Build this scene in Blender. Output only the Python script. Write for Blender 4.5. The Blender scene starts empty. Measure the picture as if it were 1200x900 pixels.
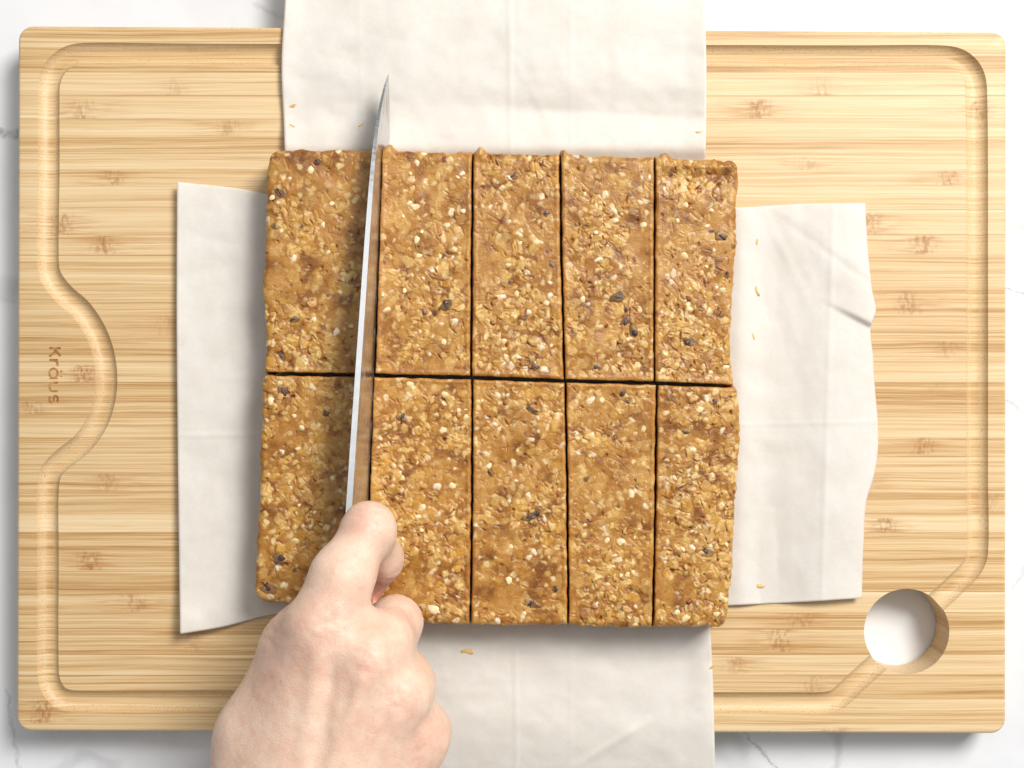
import bpy, bmesh, math, random
import numpy as np
from mathutils import Vector, Matrix

random.seed(11)
rng = np.random.default_rng(11)
S = bpy.context.scene
COL = S.collection

# ------------------------------------------------------------------ camera, world, lamps, exposure
PX = 0.00036            # metres per photo pixel on the board's top face
ZB = 0.020              # top of the board (table top is z = 0)
ZS = 0.042              # top of the slab of bars
CAM_Z = 0.620
cam = bpy.data.cameras.new('camera')
cam.sensor_width = 36.0
cam.lens = 50.0
cam.clip_start = 0.01
cam.clip_end = 50
cam_o = bpy.data.objects.new('camera', cam)
cam_o.location = (0, 0, CAM_Z)
COL.objects.link(cam_o)
S.camera = cam_o

w = bpy.data.worlds.new('World')
S.world = w
w.use_nodes = True
w.node_tree.nodes['Background'].inputs['Color'].default_value = (0.93, 0.97, 1.0, 1)
w.node_tree.nodes['Background'].inputs['Strength'].default_value = 0.31

def area_lamp(name, loc, target, size, size_y, power, color):
    l = bpy.data.lights.new(name, 'AREA')
    l.shape = 'RECTANGLE'
    l.size = size
    l.size_y = size_y
    l.energy = power
    l.color = color
    o = bpy.data.objects.new(name, l)
    o.location = loc
    d = Vector(target) - Vector(loc)
    o.rotation_euler = d.to_track_quat('-Z', 'Y').to_euler()
    COL.objects.link(o)
    return o
area_lamp('softbox_lamp', (0.82, 0.86, 1.42), (0, 0, 0.02), 0.66, 0.66, 42.5, (1.0, 0.98, 0.95))
area_lamp('added_spine_fill', (-0.05, 0.62, 1.75), (-0.05, 0.25, 0.02), 1.10, 0.80, 3.6, (1.0, 0.99, 0.98))  # added panel so the knife spine reflects white and the bars catch sheen

S.view_settings.view_transform = 'Standard'
S.view_settings.look = 'None'
S.view_settings.gamma = 1.0
S.view_settings.exposure = 0.0
S.view_settings.use_curve_mapping = False
S.render.engine = 'CYCLES'

# ------------------------------------------------------------------ helpers
def W(px, py, z=ZB):
    """photo pixel -> world point at height z"""
    k = PX * (CAM_Z - z) / (CAM_Z - ZB)
    return Vector(((px - 600) * k, (450 - py) * k, z))

def lin(r, g, b):
    f = lambda c: (c / 255 / 12.92) if c / 255 <= 0.04045 else ((c / 255 + 0.055) / 1.055) ** 2.4
    return (f(r), f(g), f(b), 1.0)

def mesh_obj(name, verts, faces, mat, parent=None, smooth=False):
    me = bpy.data.meshes.new(name)
    me.from_pydata([tuple(v) for v in verts], [], faces)
    me.validate()
    if mat: me.materials.append(mat)
    if smooth: me.shade_smooth()
    o = bpy.data.objects.new(name, me)
    COL.objects.link(o)
    if parent: o.parent = parent
    return o

def bm_obj(name, bm, mat, parent=None, smooth=False):
    me = bpy.data.meshes.new(name)
    bm.to_mesh(me)
    bm.free()
    if mat: me.materials.append(mat)
    if smooth: me.shade_smooth()
    o = bpy.data.objects.new(name, me)
    COL.objects.link(o)
    if parent: o.parent = parent
    return o

def tag(o, label, cat, group=None):
    o['label'] = label
    o['category'] = cat
    if group: o['group'] = group
    return o

def grid_mesh(name, V, nu, nv, mat, cols=None, extra_faces=None, extra_verts=None):
    """V: (nv*nu,3) array"""
    n0 = len(V)
    idx = np.arange(nu * nv).reshape(nv, nu)
    q = np.stack([idx[:-1, :-1], idx[1:, :-1], idx[1:, 1:], idx[:-1, 1:]], -1).reshape(-1, 4)
    return V, q

class NT:
    """small node-tree writer"""
    def __init__(self, name):
        self.m = bpy.data.materials.new(name)
        self.m.use_nodes = True
        self.t = self.m.node_tree
        self.p = self.t.nodes['Principled BSDF']
        self.out = self.t.nodes['Material Output']
    def n(self, kind, **kw):
        nd = self.t.nodes.new(kind)
        for k, v in kw.items():
            setattr(nd, k, v)
        return nd
    def link(self, a, b):
        self.t.links.new(a, b)
    def setin(self, nd, key, v):
        if hasattr(v, 'is_output') or isinstance(v, bpy.types.NodeSocket):
            self.link(v, nd.inputs[key])
        else:
            nd.inputs[key].default_value = v
    def math(self, op, a, b=0.0, c=None, clamp=False):
        nd = self.n('ShaderNodeMath', operation=op, use_clamp=clamp)
        self.setin(nd, 0, a); self.setin(nd, 1, b)
        if c is not None: self.setin(nd, 2, c)
        return nd.outputs[0]
    def vmath(self, op, a, b=(0, 0, 0)):
        nd = self.n('ShaderNodeVectorMath', operation=op)
        self.setin(nd, 0, a); self.setin(nd, 1, b)
        return nd.outputs['Value'] if op in ('LENGTH', 'DOT_PRODUCT', 'DISTANCE') else nd.outputs[0]
    def comb(self, x, y, z):
        nd = self.n('ShaderNodeCombineXYZ')
        self.setin(nd, 0, x); self.setin(nd, 1, y); self.setin(nd, 2, z)
        return nd.outputs[0]
    def sep(self, v):
        nd = self.n('ShaderNodeSeparateXYZ')
        self.setin(nd, 0, v)
        return nd.outputs
    def noise(self, vec, scale=1.0, detail=3.0, rough=0.55, dist=0.0):
        nd = self.n('ShaderNodeTexNoise')
        self.setin(nd, 'Vector', vec)
        nd.inputs['Scale'].default_value = scale
        nd.inputs['Detail'].default_value = detail
        nd.inputs['Roughness'].default_value = rough
        nd.inputs['Distortion'].default_value = dist
        return nd
    def voro(self, vec, scale=1.0, feature='F1', rnd=1.0):
        nd = self.n('ShaderNodeTexVoronoi', feature=feature)
        self.setin(nd, 'Vector', vec)
        nd.inputs['Scale'].default_value = scale
        nd.inputs['Randomness'].default_value = rnd
        return nd
    def ramp(self, fac, stops, interp='LINEAR'):
        nd = self.n('ShaderNodeValToRGB')
        nd.color_ramp.interpolation = interp
        e = nd.color_ramp.elements
        while len(e) < len(stops): e.new(0.5)
        for i, (p, c) in enumerate(stops):
            e[i].position = p
            e[i].color = c if len(c) == 4 else (*c, 1)
        self.setin(nd, 0, fac)
        return nd.outputs[0]
    def mix(self, fac, a, b, mode='MIX'):
        nd = self.n('ShaderNodeMix', data_type='RGBA', blend_type=mode)
        self.setin(nd, 0, fac); self.setin(nd, 6, a); self.setin(nd, 7, b)
        return nd.outputs[2]
    def maprange(self, v, a, b, c=0.0, d=1.0, smooth=True):
        nd = self.n('ShaderNodeMapRange', interpolation_type='SMOOTHSTEP' if smooth else 'LINEAR')
        self.setin(nd, 0, v)
        for i, x in enumerate((a, b, c, d)):
            nd.inputs[1 + i].default_value = x
        return nd.outputs[0]
    def attr(self, name):
        return self.n('ShaderNodeAttribute', attribute_name=name)
    def bump(self, h, strength=0.3, dist=0.001, normal=None):
        nd = self.n('ShaderNodeBump')
        nd.inputs['Strength'].default_value = strength
        nd.inputs['Distance'].default_value = dist
        self.setin(nd, 'Height', h)
        if normal: self.link(normal, nd.inputs['Normal'])
        return nd.outputs[0]
    def objco(self):
        return self.n('ShaderNodeTexCoord').outputs['Object']
    def set(self, **kw):
        for k, v in kw.items():
            self.setin(self.p, k.replace('_', ' '), v)
        return self.m

# ------------------------------------------------------------------ numpy noise
def vnoise2(x, y, seed, cells=256):
    r = np.random.default_rng(seed).random((cells, cells)).astype(np.float32)
    xi = np.floor(x).astype(int); yi = np.floor(y).astype(int)
    fx = x - xi; fy = y - yi
    fx = fx * fx * (3 - 2 * fx); fy = fy * fy * (3 - 2 * fy)
    a = r[yi % cells, xi % cells]; b = r[yi % cells, (xi + 1) % cells]
    c = r[(yi + 1) % cells, xi % cells]; d = r[(yi + 1) % cells, (xi + 1) % cells]
    return (a * (1 - fx) + b * fx) * (1 - fy) + (c * (1 - fx) + d * fx) * fy - 0.5

def fbm2(x, y, seed, octv=4):
    s = 0; a = 1.0
    for i in range(octv):
        s = s + a * vnoise2(x * 2 ** i + 17.3 * i, y * 2 ** i + 5.1 * i, seed + i)
        a *= 0.5
    return s

def sstep(a, b, x):
    t = np.clip((x - a) / (b - a), 0, 1)
    return t * t * (3 - 2 * t)

# ------------------------------------------------------------------ materials
def mat_marble():
    T = NT('white_marble')
    co = T.objco()
    wn = T.noise(co, 26, 5, 0.6)
    warp = T.vmath('MULTIPLY', T.vmath('SUBTRACT', wn.outputs['Color'], (0.5, 0.5, 0.5)), (0.026, 0.026, 0.0))
    p = T.vmath('ADD', co, warp)
    base = T.ramp(T.noise(p, 9, 4, 0.6).outputs['Fac'],
                  [(0.3, lin(212, 213, 216)), (0.5, lin(226, 226, 228)), (0.75, lin(233, 233, 233))])
    v1 = T.math('ABSOLUTE', T.math('SUBTRACT', T.noise(p, 7, 3, 0.5).outputs['Fac'], 0.5))
    faint = T.maprange(v1, 0.0, 0.022, 1.0, 0.0)
    faint = T.math('MULTIPLY', faint, T.maprange(T.noise(co, 16, 2, 0.5).outputs['Fac'], 0.46, 0.66, 0.0, 0.34))
    c = T.mix(faint, base, lin(150, 152, 156))
    # the few dark veins that run out from under the board
    veins = [((-20, 150), (24, 160), 0.75, 0.0032), ((1178, 338), (1225, 352), 0.62, 0.0011),
             ((1180, 470), (1225, 492), 0.42, 0.0011), ((870, 858), (915, 905), 0.55, 0.0012),
             ((8, 810), (24, 912), 0.35, 0.0015), ((1184, 690), (1215, 640), 0.25, 0.0010),
             ((300, 4), (345, 28), 0.28, 0.0020), ((-10, 350), (22, 352), 0.12, 0.0012)]
    d_tot = None
    wn2 = T.noise(co, 120, 4, 0.65)
    p2 = T.vmath('ADD', co, T.vmath('MULTIPLY', T.vmath('SUBTRACT', wn2.outputs['Color'], (0.5, 0.5, 0.5)), (0.009, 0.009, 0)))
    for a, b, s, wd in veins:
        A = W(*a, 0); B = W(*b, 0)
        ab = B - A
        t = T.math('DIVIDE', T.vmath('DOT_PRODUCT', T.vmath('SUBTRACT', p2, tuple(A)), tuple(ab)), ab.length_squared, clamp=True)
        q = T.n('ShaderNodeVectorMath', operation='SCALE'); q.inputs[0].default_value = tuple(ab); T.link(t, q.inputs['Scale'])
        dd = T.vmath('LENGTH', T.vmath('SUBTRACT', T.vmath('SUBTRACT', p2, tuple(A)), q.outputs[0]))
        m = T.maprange(dd, 0.0, wd, s, 0.0)
        d_tot = m if d_tot is None else T.math('MAXIMUM', d_tot, m)
    d_tot = T.math('MULTIPLY', d_tot, T.maprange(T.noise(co, 300, 3, 0.6).outputs['Fac'], 0.3, 0.6, 0.35, 1.0))
    c = T.mix(T.math('MULTIPLY', d_tot, 0.75), c, lin(70, 72, 78))
    return T.set(Base_Color=c, Roughness=0.28)

def mat_bamboo():
    T = NT('bamboo')
    co = T.objco()
    x, y, z = T.sep(co)
    seed = T.attr('seed').outputs['Fac']
    tone = T.attr('tone').outputs['Fac']
    wav = T.noise(T.comb(T.math('MULTIPLY', x, 14), T.math('MULTIPLY', y, 60), seed), 1, 2, 0.5).outputs['Fac']
    yw = T.math('ADD', y, T.math('MULTIPLY', T.math('SUBTRACT', wav, 0.5), 0.0022))
    coarse = T.noise(T.comb(T.math('MULTIPLY', x, 3.0), T.math('MULTIPLY', yw, 380), seed), 1, 4, 0.65).outputs['Fac']
    fine = T.noise(T.comb(T.math('MULTIPLY', x, 7.0), T.math('MULTIPLY', yw, 1250), T.math('ADD', seed, 7)), 1, 3, 0.6).outputs['Fac']
    vfine = T.noise(T.comb(T.math('MULTIPLY', x, 34.0), T.math('MULTIPLY', yw, 2600), T.math('ADD', seed, 3)), 1, 2, 0.6).outputs['Fac']
    g = T.math('ADD', T.math('MULTIPLY', coarse, 0.42), T.math('MULTIPLY', fine, 0.38))
    g = T.math('ADD', g, T.math('MULTIPLY', vfine, 0.20))
    g = T.math('ADD', g, T.math('MULTIPLY', tone, 0.06))
    c = T.ramp(g, [(0.32, lin(152, 108, 58)), (0.41, lin(188, 147, 93)), (0.48, lin(209, 175, 126)),
                   (0.56, lin(221, 192, 147)), (0.69, lin(232, 210, 171))])
    # bamboo joints: a short band of broken brown fibres across one strip
    yc = T.attr('strip_y').outputs['Fac']
    hw = T.attr('strip_h').outputs['Fac']
    yrel = T.math('DIVIDE', T.math('SUBTRACT', y, yc), hw)
    ymask = T.maprange(T.math('ABSOLUTE', T.math('ADD', yrel, T.math('MULTIPLY', tone, 0.35))), 0.75, 1.05, 1.0, 0.0)
    kn = None; kn2 = None
    jit = T.noise(T.comb(T.math('MULTIPLY', x, 60), T.math('MULTIPLY', y, 700), seed), 1, 2, 0.5).outputs['Fac']
    xj = T.math('ADD', x, T.math('MULTIPLY', T.math('SUBTRACT', jit, 0.5), 0.007))
    for k in ('knot_a', 'knot_b', 'knot_c'):
        ad = T.math('ABSOLUTE', T.math('SUBTRACT', xj, T.attr(k).outputs['Fac']))
        m = T.maprange(ad, 0.0005, 0.0072, 1.0, 0.0)
        m2 = T.maprange(ad, 0.0, 0.026, 1.0, 0.0)
        kn = m if kn is None else T.math('MAXIMUM', kn, m)
        kn2 = m2 if kn2 is None else T.math('MAXIMUM', kn2, m2)
    brk = T.noise(T.comb(T.math('MULTIPLY', x, 700), T.math('MULTIPLY', y, 330), seed), 1, 3, 0.6).outputs['Fac']
    dash = T.noise(T.comb(T.math('MULTIPLY', x, 60), T.math('MULTIPLY', y, 1100), seed), 1, 2, 0.6).outputs['Fac']
    kvar = T.maprange(T.noise(co, 42, 1, 0.5).outputs['Fac'], 0.36, 0.62, 0.25, 1.0)
    kn = T.math('MULTIPLY', kn, kvar); kn2 = T.math('MULTIPLY', kn2, kvar)
    kk = T.math('MULTIPLY', T.math('MULTIPLY', kn, ymask), T.maprange(brk, 0.42, 0.60, 0.05, 0.70))
    k2 = T.math('MULTIPLY', T.math('MULTIPLY', kn2, ymask), T.maprange(dash, 0.44, 0.60, 0.0, 0.60))
    c = T.mix(k2, c, lin(176, 118, 58))
    c = T.mix(kk, c, lin(158, 104, 54))
    # short dark vascular dashes
    vs = T.noise(T.comb(T.math('MULTIPLY', x, 55), T.math('MULTIPLY', yw, 1500), seed), 1, 2, 0.5).outputs['Fac']
    c = T.mix(T.maprange(vs, 0.66, 0.80, 0.0, 0.40), c, lin(170, 118, 60))
    # glue line along some strip edges
    gl = T.maprange(T.math('ABSOLUTE', yrel), 0.90, 0.99, 0.0, 1.0)
    gl = T.math('MULTIPLY', gl, T.maprange(T.noise(T.comb(T.math('MULTIPLY', x, 5), T.math('MULTIPLY', yrel, 0.6), seed), 1, 2, 0.5).outputs['Fac'], 0.40, 0.66, 0.0, 0.65))
    c = T.mix(gl, c, lin(176, 122, 60))
    # routed faces cut across the fibres: paler, with open fibre ends
    nz = T.sep(T.n('ShaderNodeNewGeometry').outputs['True Normal'])[2]
    rout = T.maprange(nz, 0.90, 0.995, 1.0, 0.0)
    spk = T.noise(co, 1500, 2, 0.6).outputs['Fac']
    c = T.mix(T.math('MULTIPLY', rout, 0.30), c, lin(226, 203, 164))
    c = T.mix(T.math('MULTIPLY', rout, T.maprange(spk, 0.54, 0.70, 0.0, 0.55)), c, lin(160, 116, 66))
    h = T.math('ADD', T.math('MULTIPLY', fine, 0.5), T.math('MULTIPLY', vfine, 0.6))
    h = T.math('ADD', h, T.math('MULTIPLY', rout, T.math('MULTIPLY', spk, 1.6)))
    return T.set(Base_Color=c, Roughness=T.maprange(fine, 0.3, 0.7, 0.42, 0.58), Normal=T.bump(h, 0.18, 0.0004))

def mat_burnt():
    T = NT('burnt_brand')
    co = T.objco()
    n = T.noise(co, 900, 3, 0.6).outputs['Fac']
    n2 = T.noise(co, 220, 2, 0.5).outputs['Fac']
    c = T.mix(T.maprange(n2, 0.35, 0.65), lin(134, 86, 40), lin(200, 154, 96))
    c = T.mix(T.maprange(n, 0.4, 0.65), c, lin(160, 108, 54))
    return T.set(Base_Color=c, Roughness=0.8)

def mat_paper():
    T = NT('parchment_paper')
    co = T.objco()
    n1 = T.noise(co, 700, 4, 0.7).outputs['Fac']
    n2 = T.noise(co, 90, 4, 0.6).outputs['Fac']
    c = T.ramp(T.math('ADD', T.math('MULTIPLY', n1, 0.45), T.math('MULTIPLY', n2, 0.55)),
               [(0.32, lin(236, 230, 220)), (0.5, lin(241, 237, 229)), (0.68, lin(246, 243, 238))])
    h = T.math('ADD', n1, T.math('MULTIPLY', n2, 1.5))
    b = T.bump(h, 0.10, 0.0005)
    T.set(Base_Color=c, Roughness=0.55, Normal=b)
    tr = T.n('ShaderNodeBsdfTranslucent')
    tr.inputs['Color'].default_value = lin(238, 230, 216)
    mx = T.n('ShaderNodeMixShader')
    mx.inputs[0].default_value = 0.30
    T.link(T.p.outputs[0], mx.inputs[1]); T.link(tr.outputs[0], mx.inputs[2])
    T.link(mx.outputs[0], T.out.inputs['Surface'])
    return T.m

def mat_bar():
    T = NT('oat_bar')
    co = T.objco()
    a = T.attr('Col').outputs['Color']
    n = T.noise(co, 1500, 4, 0.65).outputs['Fac']
    n2 = T.noise(co, 520, 3, 0.6).outputs['Fac']
    c = T.mix(T.maprange(n, 0.35, 0.7, 0.0, 0.40), a, T.mix(1.0, a, (0.60, 0.46, 0.34, 1), 'MULTIPLY'))
    c = T.mix(T.maprange(n2, 0.55, 0.78, 0.0, 0.30), c, lin(226, 186, 122))
    h = T.math('ADD', T.math('MULTIPLY', n, 0.6), n2)
    T.set(Base_Color=c, Roughness=T.maprange(n2, 0.3, 0.7, 0.24, 0.46), Normal=T.bump(h, 0.40, 0.0006))
    T.p.inputs['Specular IOR Level'].default_value = 0.5
    return T.m

def mat_piece(name, c1, c2, rough=0.42, sc=900):
    T = NT(name)
    co = T.n('ShaderNodeNewGeometry').outputs['Position']
    n = T.noise(co, sc, 3, 0.6).outputs['Fac']
    r = T.n('ShaderNodeObjectInfo').outputs['Random']
    f = T.math('ADD', T.math('MULTIPLY', T.maprange(n, 0.3, 0.7), 0.5), T.math('MULTIPLY', r, 0.5))
    return T.set(Base_Color=T.mix(f, c1, c2), Roughness=rough, Normal=T.bump(n, 0.4, 0.0005))

def mat_steel(name, rough, col):
    T = NT(name)
    co = T.objco()
    x, y, z = T.sep(co)
    n = T.noise(T.comb(T.math('MULTIPLY', x, 300), T.math('MULTIPLY', y, 30), T.math('MULTIPLY', z, 2500)), 1, 3, 0.6).outputs['Fac']
    return T.set(Base_Color=col, Metallic=1.0, Roughness=T.maprange(n, 0.3, 0.7, rough * 0.8, rough * 1.25), Normal=T.bump(n, 0.012, 0.0002))

def mat_blade():
    T = NT('smeared_steel')
    co = T.objco()
    x, y, z = T.sep(co)
    n = T.noise(T.comb(T.math('MULTIPLY', x, 300), T.math('MULTIPLY', y, 30), T.math('MULTIPLY', z, 2500)), 1, 3, 0.6).outputs['Fac']
    sm = T.noise(T.comb(T.math('MULTIPLY', x, 100), T.math('MULTIPLY', y, 110), T.math('MULTIPLY', z, 260)), 1, 4, 0.65).outputs['Fac']
    up = T.maprange(T.math('ABSOLUTE', T.sep(T.n('ShaderNodeNewGeometry').outputs['True Normal'])[2]), 0.5, 0.8, 1.0, 0.0)
    m = T.math('MULTIPLY', up, T.maprange(sm, 0.52, 0.66, 0.0, 0.7))
    return T.set(Base_Color=T.mix(m, lin(206, 207, 209), lin(150, 112, 66)), Metallic=T.maprange(m, 0.0, 0.7, 1.0, 0.15), Roughness=T.maprange(n, 0.3, 0.7, 0.24, 0.38), Normal=T.bump(n, 0.012, 0.0002))

def mat_skin():
    T = NT('skin')
    co = T.objco()
    red = T.attr('red').outputs['Fac']
    n1 = T.noise(co, 60, 4, 0.6).outputs['Fac']
    n2 = T.noise(co, 260, 4, 0.65).outputs['Fac']
    n3 = T.noise(co, 1200, 3, 0.6).outputs['Fac']
    c = T.ramp(n1, [(0.30, lin(220, 182, 159)), (0.5, lin(228, 196, 173)), (0.72, lin(234, 207, 185))])
    c = T.mix(T.maprange(n2, 0.40, 0.72, 0.0, 0.26), c, lin(210, 156, 132))
    c = T.mix(T.math('MULTIPLY', red, T.maprange(n2, 0.25, 0.65, 0.35, 1.0)), c, lin(201, 118, 98))
    fre = T.voro(co, 75).outputs['Distance']
    c = T.mix(T.maprange(fre, 0.03, 0.07, 0.30, 0.0), c, lin(176, 112, 84))
    # fine crossed skin lines
    vv = T.voro(T.vmath('MULTIPLY', co, (1.0, 0.72, 1.0)), 1050, 'DISTANCE_TO_EDGE').outputs['Distance']
    lines = T.maprange(vv, 0.0, 0.12, 0.0, 1.0)
    h = T.math('ADD', T.math('MULTIPLY', lines, 0.5), T.math('ADD', T.math('MULTIPLY', n3, 0.5), T.math('MULTIPLY', n2, 1.6)))
    T.set(Base_Color=c, Roughness=T.maprange(n2, 0.3, 0.7, 0.42, 0.56), Normal=T.bump(h, 0.30, 0.0005))
    T.p.inputs['Subsurface Weight'].default_value = 0.30
    T.p.inputs['Subsurface Radius'].default_value = (1.0, 0.36, 0.2)
    T.p.inputs['Subsurface Scale'].default_value = 0.0035
    return T.m

def mat_handle():
    T = NT('dark_handle')
    co = T.objco()
    x, y, z = T.sep(co)
    n = T.noise(T.comb(T.math('MULTIPLY', x, 700), T.math('MULTIPLY', y, 30), T.math('MULTIPLY', z, 700)), 1, 3, 0.6).outputs['Fac']
    return T.set(Base_Color=T.mix(n, lin(28, 24, 22), lin(52, 42, 36)), Roughness=0.45, Normal=T.bump(n, 0.1, 0.0003))

M_MARBLE = mat_marble(); M_BAMBOO = mat_bamboo(); M_BURNT = mat_burnt(); M_PAPER = mat_paper()
M_BAR = mat_bar(); M_SKIN = mat_skin(); M_HANDLE = mat_handle()
M_STEEL = mat_blade()
M_RIVET = mat_steel('rivet_steel', 0.3, lin(200, 200, 200))
M_OAT = mat_piece('oat', lin(186, 132, 66), lin(220, 178, 112))
M_NUT = mat_piece('nut', lin(226, 190, 130), lin(243, 224, 182), 0.38)
M_CHIP = mat_piece('dark_chip', lin(46, 32, 29), lin(98, 70, 58), 0.45)
M_DATE = mat_piece('date_bit', lin(112, 58, 28), lin(150, 84, 40), 0.36)
M_CRUMB = mat_piece('crumb', lin(200, 152, 84), lin(232, 196, 132), 0.5)

# ------------------------------------------------------------------ marble table
bm = bmesh.new()
bmesh.ops.create_grid(bm, x_segments=8, y_segments=8, size=1.2)
table = bm_obj('table_top', bm, M_MARBLE)
table['kind'] = 'structure'

# ------------------------------------------------------------------ bamboo cutting board
def rounded_quad(c, r, n=8):
    pts = []
    for i in range(4):
        p = Vector(c[i]); a = (Vector(c[i - 1]) - p).normalized(); b = (Vector(c[(i + 1) % 4]) - p).normalized()
        s = p + a * r; e = p + b * r; ctr = p + a * r + b * r
        for k in range(n + 1):
            t = k / n * math.pi / 2
            pts.append(ctr - b * r * math.cos(t) - a * r * math.sin(t))
    return pts

corners = [W(21, 30)[:2], W(19, 857)[:2], W(1179, 860)[:2], W(1180, 37)[:2]]
outl = rounded_quad(corners, 0.0062)

bm = bmesh.new()
vs = [bm.verts.new((p.x, p.y, 0.0012)) for p in outl]
f = bm.faces.new(vs)
ex = bmesh.ops.extrude_face_region(bm, geom=[f])
for v in ex['geom']:
    if isinstance(v, bmesh.types.BMVert): v.co.z = ZB
bmesh.ops.recalc_face_normals(bm, faces=bm.faces)
edges = [e for e in bm.edges if abs(e.verts[0].co.z - e.verts[1].co.z) < 1e-6]
bmesh.ops.bevel(bm, geom=edges, offset=0.0016, segments=4, profile=0.5, affect='EDGES')
board_tmp = bm_obj('board_tmp', bm, None)

# juice groove: a round channel swept along this line (px)
def catmull(P, step=0.0016, closed=False):
    P = [Vector(p) for p in P]
    out = []
    n = len(P)
    for i in range(n - 1):
        p0 = P[max(i - 1, 0)]; p1 = P[i]; p2 = P[i + 1]; p3 = P[min(i + 2, n - 1)]
        m = max(2, int((p2 - p1).length / step))
        # centripetal-ish: limit tangents to segment length
        L = (p2 - p1).length
        t1 = (p2 - p0); t1 = t1.normalized() * L if t1.length else p2 - p1
        t2 = (p3 - p1); t2 = t2.normalized() * L if t2.length else p2 - p1
        for k in range(m):
            t = k / m
            h1 = 2 * t**3 - 3 * t**2 + 1; h2 = t**3 - 2 * t**2 + t; h3 = -2 * t**3 + 3 * t**2; h4 = t**3 - t**2
            out.append(p1 * h1 + t1 * h2 + p2 * h3 + t2 * h4)
    out.append(P[-1])
    return out
groove = [(1088, 714), (1104, 700), (1122, 683), (1138, 666), (1145, 648), (1145, 560), (1145, 300), (1144, 108), (1140, 86), (1126, 71), (1104, 66),
          (1000, 66), (600, 65), (240, 64), (104, 63), (82, 66), (66, 78), (58, 96), (57, 118), (57, 200), (56, 300), (59, 323), (74, 344), (96, 364),
          (114, 393), (123, 424), (124, 458), (115, 492), (97, 519), (74, 538), (60, 553), (56, 576), (56, 650), (56, 782),
          (59, 802), (70, 817), (90, 822), (240, 822), (600, 823), (940, 824), (976, 822), (990, 812), (1006, 797), (1036, 770)]
path = catmull([W(*p)[:2] + (0,) if False else (W(*p).x, W(*p).y, 0) for p in groove])
RG = 0.0049; ZC = ZB + 0.0016
bm = bmesh.new()
rings = []
NS = 44
for i, p in enumerate(path):
    a = path[max(i - 1, 0)]; b = path[min(i + 1, len(path) - 1)]
    t = (b - a).normalized(); nrm = Vector((-t.y, t.x, 0))
    ring = []
    for k in range(NS):
        an = 2 * math.pi * (k + 0.5) / NS
        ring.append(bm.verts.new((p.x + nrm.x * RG * math.cos(an), p.y + nrm.y * RG * math.cos(an), ZC + RG * math.sin(an))))
    rings.append(ring)
for r0, r1 in zip(rings, rings[1:]):
    for k in range(NS):
        bm.faces.new((r0[k], r0[(k + 1) % NS], r1[(k + 1) % NS], r1[k]))
bm.faces.new(rings[0]); bm.faces.new(rings[-1][::-1])
bmesh.ops.recalc_face_normals(bm, faces=bm.faces)
groove_tmp = bm_obj('groove_tmp', bm, None)

hc = W(1062.5, 740)
bm = bmesh.new()
bmesh.ops.create_cone(bm, cap_ends=True, segments=96, radius1=50 * PX, radius2=50 * PX, depth=0.08, matrix=Matrix.Translation((hc.x, hc.y, 0.01)))
hole_tmp = bm_obj('hole_tmp', bm, None)
for tool in (groove_tmp, hole_tmp):
    md = board_tmp.modifiers.new('cut', 'BOOLEAN')
    md.operation = 'DIFFERENCE'; md.solver = 'EXACT'; md.object = tool
dg = bpy.context.evaluated_depsgraph_get()
bme = bpy.data.meshes.new_from_object(board_tmp.evaluated_get(dg))
for o in (board_tmp, groove_tmp, hole_tmp):
    me = o.data; bpy.data.objects.remove(o); bpy.data.meshes.remove(me)

board = bpy.data.objects.new('cutting_board', None)
COL.objects.link(board)
tag(board, 'light bamboo cutting board with juice groove and round corner hole', 'cutting board')

# joints (px) seen on the strips, and the seams between strips
knots = [(205, 85), (100, 133), (270, 155), (132, 201), (120, 296), (190, 386), (98, 430), (126, 560), (157, 702), (224, 745), (50, 835),
         (962, 92), (945, 186), (1018, 250), (1082, 281), (1065, 346), (1112, 209), (1110, 408), (1098, 455), (1084, 520), (938, 722),
         (915, 747), (1168, 582), (950, 802), (976, 852), (105, 660), (1150, 120), (1040, 620), (70, 250), (860, 790), (40, 480), (890, 130), (1000, 566)]
seams = [20]
rs = random.Random(4)
while seams[-1] < 862:
    seams.append(seams[-1] + rs.choice((19, 22, 24, 27, 30)))
for i in range(len(seams) - 1):
    y0 = W(0, seams[i]).y; y1 = W(0, seams[i + 1]).y
    bm = bmesh.new(); bm.from_mesh(bme)
    gap = 0.000012
    for co, no in (((0, y0 - gap, 0), (0, 1, 0)), ((0, y1 + gap, 0), (0, -1, 0))):
        r = bmesh.ops.bisect_plane(bm, geom=bm.verts[:] + bm.edges[:] + bm.faces[:], dist=1e-7, plane_co=co, plane_no=no, clear_outer=True)
        ed = [e for e in r['geom_cut'] if isinstance(e, bmesh.types.BMEdge)]
        if ed:
            bmesh.ops.triangle_fill(bm, use_beauty=False, use_dissolve=False, edges=ed, normal=no)
    if not bm.faces:
        bm.free(); continue
    bmesh.ops.recalc_face_normals(bm, faces=bm.faces)
    for fc in bm.faces:
        fc.smooth = True
    for e in bm.edges:
        e.smooth = len(e.link_faces) == 2 and e.calc_face_angle(3.0) < 0.20
    o = bm_obj('bamboo_strip', bm, M_BAMBOO, board)
    me = o.data
    ks = [W(kx, ky).x for kx, ky in knots if seams[i] <= ky < seams[i + 1]]
    ks = (ks + [9, 9, 9])[:3]
    vals = dict(seed=i * 13.7, tone=rs.uniform(-1, 1), strip_y=(y0 + y1) / 2, strip_h=(y0 - y1) / 2, knot_a=ks[0], knot_b=ks[1], knot_c=ks[2])
    for k, v in vals.items():
        at = me.attributes.new(k, 'FLOAT', 'POINT')
        at.data.foreach_set('value', [v] * len(me.vertices))
bpy.data.meshes.remove(bme)

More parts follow.
